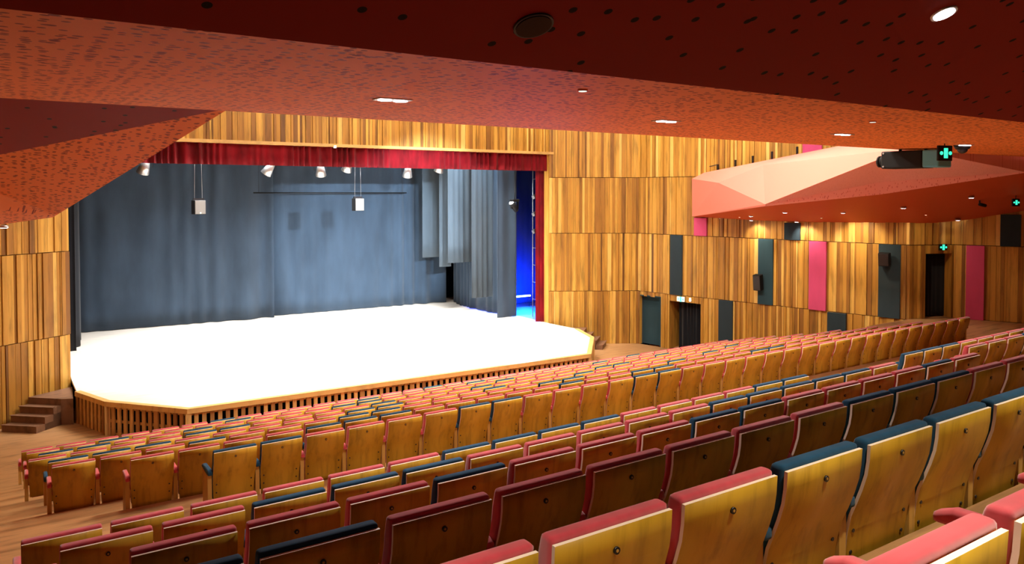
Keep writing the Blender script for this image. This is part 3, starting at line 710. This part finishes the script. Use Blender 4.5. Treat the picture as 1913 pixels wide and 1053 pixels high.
def baked(mb, name, mats, bevel, seg):
    o = mb.build(name, mats, local=True)
    import bmesh
    bm = bmesh.new(); bm.from_mesh(o.data); bmesh.ops.recalc_face_normals(bm, faces=bm.faces)
    es = [e for e in bm.edges if len(e.link_faces) == 2 and e.calc_face_angle(0) > .9]
    bmesh.ops.bevel(bm, geom=es, offset=bevel, segments=seg, profile=.6, affect='EDGES', clamp_overlap=True)
    for f in bm.faces: f.smooth = True
    bm.to_mesh(o.data); bm.free(); return o
def thing_seat(kind, detail):
    root = empty('theatre_seat', (0, 0, -50)); fab = M[kind]
    sh = shell_mesh(detail).build('seat_back', [M['shell'], M['edge'], M['metal']], local=True); sh.parent = root
    cp = [(.888, -.004)] + [(z, y) for z, y in PROF[1:7]]
    c = baked(pad_mesh(cp, SW / 2 + .003, .075, .02), 'back_cushion', fab, .020 if detail else .014, 3 if detail else 1); c.parent = root
    mb = MB()                                    # tip-up seat, folded
    mb.obox((0, .245, .40), (SW / 2 - .02, 0, 0), (0, .045, -.010), (0, .02, .15)); s = baked(mb, 'seat', fab, .02, 2 if detail else 1); s.parent = root
    arm(root, -1, fab, detail)
    if detail:
        mb = MB(); mb.tube((0, .004, .795), (0, -.003, .795), .0125, n=14); mb.tube((0, -.003, .795), (0, -.0045, .795), .0055, n=8, m=1)
        g = mb.build('number_disc', [M['metal'], M['post']], local=True); g.parent = root
    return root
def arm(root, side, fab, detail):
    x = side * .275
    mb = MB(); mb.box((x - .024, .105, 0), (x + .024, .40, .585)); p = mb.build('arm_post', M['post'], local=True); p.parent = root
    mb = MB(); P = [(.03, .59), (.03, .635), (.10, .655), (.36, .645), (.42, .62), (.42, .59)]; n = len(P)
    P = [(y + .03, z) for y, z in P]
    mb.mesh([(x - .026, y, z) for y, z in P] + [(x + .026, y, z) for y, z in P], [tuple(range(n)), tuple(range(n, 2 * n))[::-1]] + [(i, n + i, n + (i + 1) % n, (i + 1) % n) for i in range(n)])
    q = baked(mb, 'armrest', fab, .014, 2 if detail else 1); q.parent = root
PROTO = {(k, d): thing_seat(k, d) for k in ('red', 'navy') for d in (True, False)}
def end_arm(kind):
    r = empty('tmp', (0, 0, -50)); arm(r, 1, M[kind], True); cs = list(r.children)
    for c in cs: c.parent = None
    bpy.data.objects.remove(r); return cs
ENDARM = {k: end_arm(k) for k in ('red', 'navy')}
KIDS = {k: list(v.children) for k, v in PROTO.items()}
used = set()
ONES = 'first second third fourth fifth sixth seventh eighth ninth tenth eleventh twelfth thirteenth fourteenth fifteenth sixteenth seventeenth eighteenth nineteenth twentieth'.split()
def ordn(i):
    if i < 20: return ONES[i]
    if i < 29: return 'twenty-' + ONES[i - 20]
    if i == 29: return 'thirtieth'
    return 'thirty-' + ONES[i - 30]
def place(kind, detail, x, y, z, label, group, last):
    key = (kind, detail)
    r = PROTO[key].copy(); col.objects.link(r); r.location = (x, y, z + ZO)
    for ch in KIDS[key]:
        c = ch.copy(); col.objects.link(c); c.parent = r
    if last:
        for ch in ENDARM[kind]:
            c = ch.copy(); col.objects.link(c); c.parent = r
    tag(r, label, 'seat', group)
def row(Y, H, X0, cols, desc, side, detail, group):
    for i, c in enumerate(cols):
        kind = 'navy' if c == 'B' else 'red'
        lab = '%s-cushioned wooden-backed seat, %s %s, %s' % ('navy' if c == 'B' else 'red', ordn(i), side, desc)
        place(kind, detail, X0 + .245 + .55 * i, Y, -(H + CH), lab, group, i == len(cols) - 1)
GF, GR = 'seats of the front block', 'seats of the rear block'
LA = 'from the left aisle'
row(9.156, 3.033, 1.83, 'BBRRRRBBRRRRBB' + 'R' * 18, 'rearmost row of the front block', LA, True, GF)
rn = random.Random(11)
FRONT = [(1, 1.07, 'RRRRBBBRRRRRBRRBBRRRRBBRRRRRRRRRRR', 'second rearmost row of the front block'), (2, .27, 'RRRBRRRBBRRRRRBBRRRRBRRRRRRRRRRRRRR', 'third rearmost row of the front block'),
         (3, .25, 'BBBRRRRRBBRRRBRRRBRRRRRRBRRRRRRRRRR', 'fourth rearmost row of the front block'), (4, .02, 'RRRRBBRRRRBRRRBRRRRRBBRRRRRRBRRRRRR', 'fourth row from the stage'),
         (5, .16, 'BBRRBRRRRBBRRRRRBRRRRRRRRBRRRRRRRRR', 'third row from the stage'), (6, 0, 'RRBRRRBRRRRBRRRRBRRRRRRBRRRRRRRRRRR', 'second row from the stage'),
         (7, -.08, 'RRRRRRBRRRRRRRRBRRRRRRRRRRRBRRRRRRR', 'front row nearest the stage')]
for k, x0, cols, desc in FRONT:
    Y, H = ROWS[k][1], ROWS[k][2]; n = int((19.25 - x0) / .55); row(Y, H, x0, cols[:n], desc, LA, k <= 2, GF)
DR = ['first row behind the cross aisle', 'second row behind the cross aisle', 'third row behind the cross aisle', 'fourth row behind the cross aisle', 'row in front of the nearest', 'nearest row at the bottom right']
row(6.112, 2.424, -.04, 'RRRRRRBBBBRRRRBB', DR[0], LA, True, GR)
row(6.112, 2.424, 11.03, 'BBBRRRRR', 'first row behind cross aisle', 'right of the centre aisle', True, GR)
row(5.026, 2.078, .155, 'RRBBBRRRRRBBBBBR', DR[1], LA, True, GR)
row(5.026, 2.078, 10.64, 'RRRBR', 'second row behind cross aisle', 'right of the centre aisle', True, GR)
row(3.956, 1.738, .412, 'RRRBRRRBBRRRRBR', DR[2], LA, True, GR)
row(2.899, 1.404, .195, 'BBRRRRRRBBBRRR', DR[3], LA, True, GR)
row(1.792, 1.062, .775, 'RRRBBBBBB', 'fifth row behind the cross aisle', LA, True, GR)
row(.745, .72, .716, 'RRRR', DR[5], LA, True, GR)
for r in list(PROTO.values()):
    for c in list(r.children): bpy.data.objects.remove(c)
    bpy.data.objects.remove(r)
for cs in ENDARM.values():
    for c in cs: bpy.data.objects.remove(c)
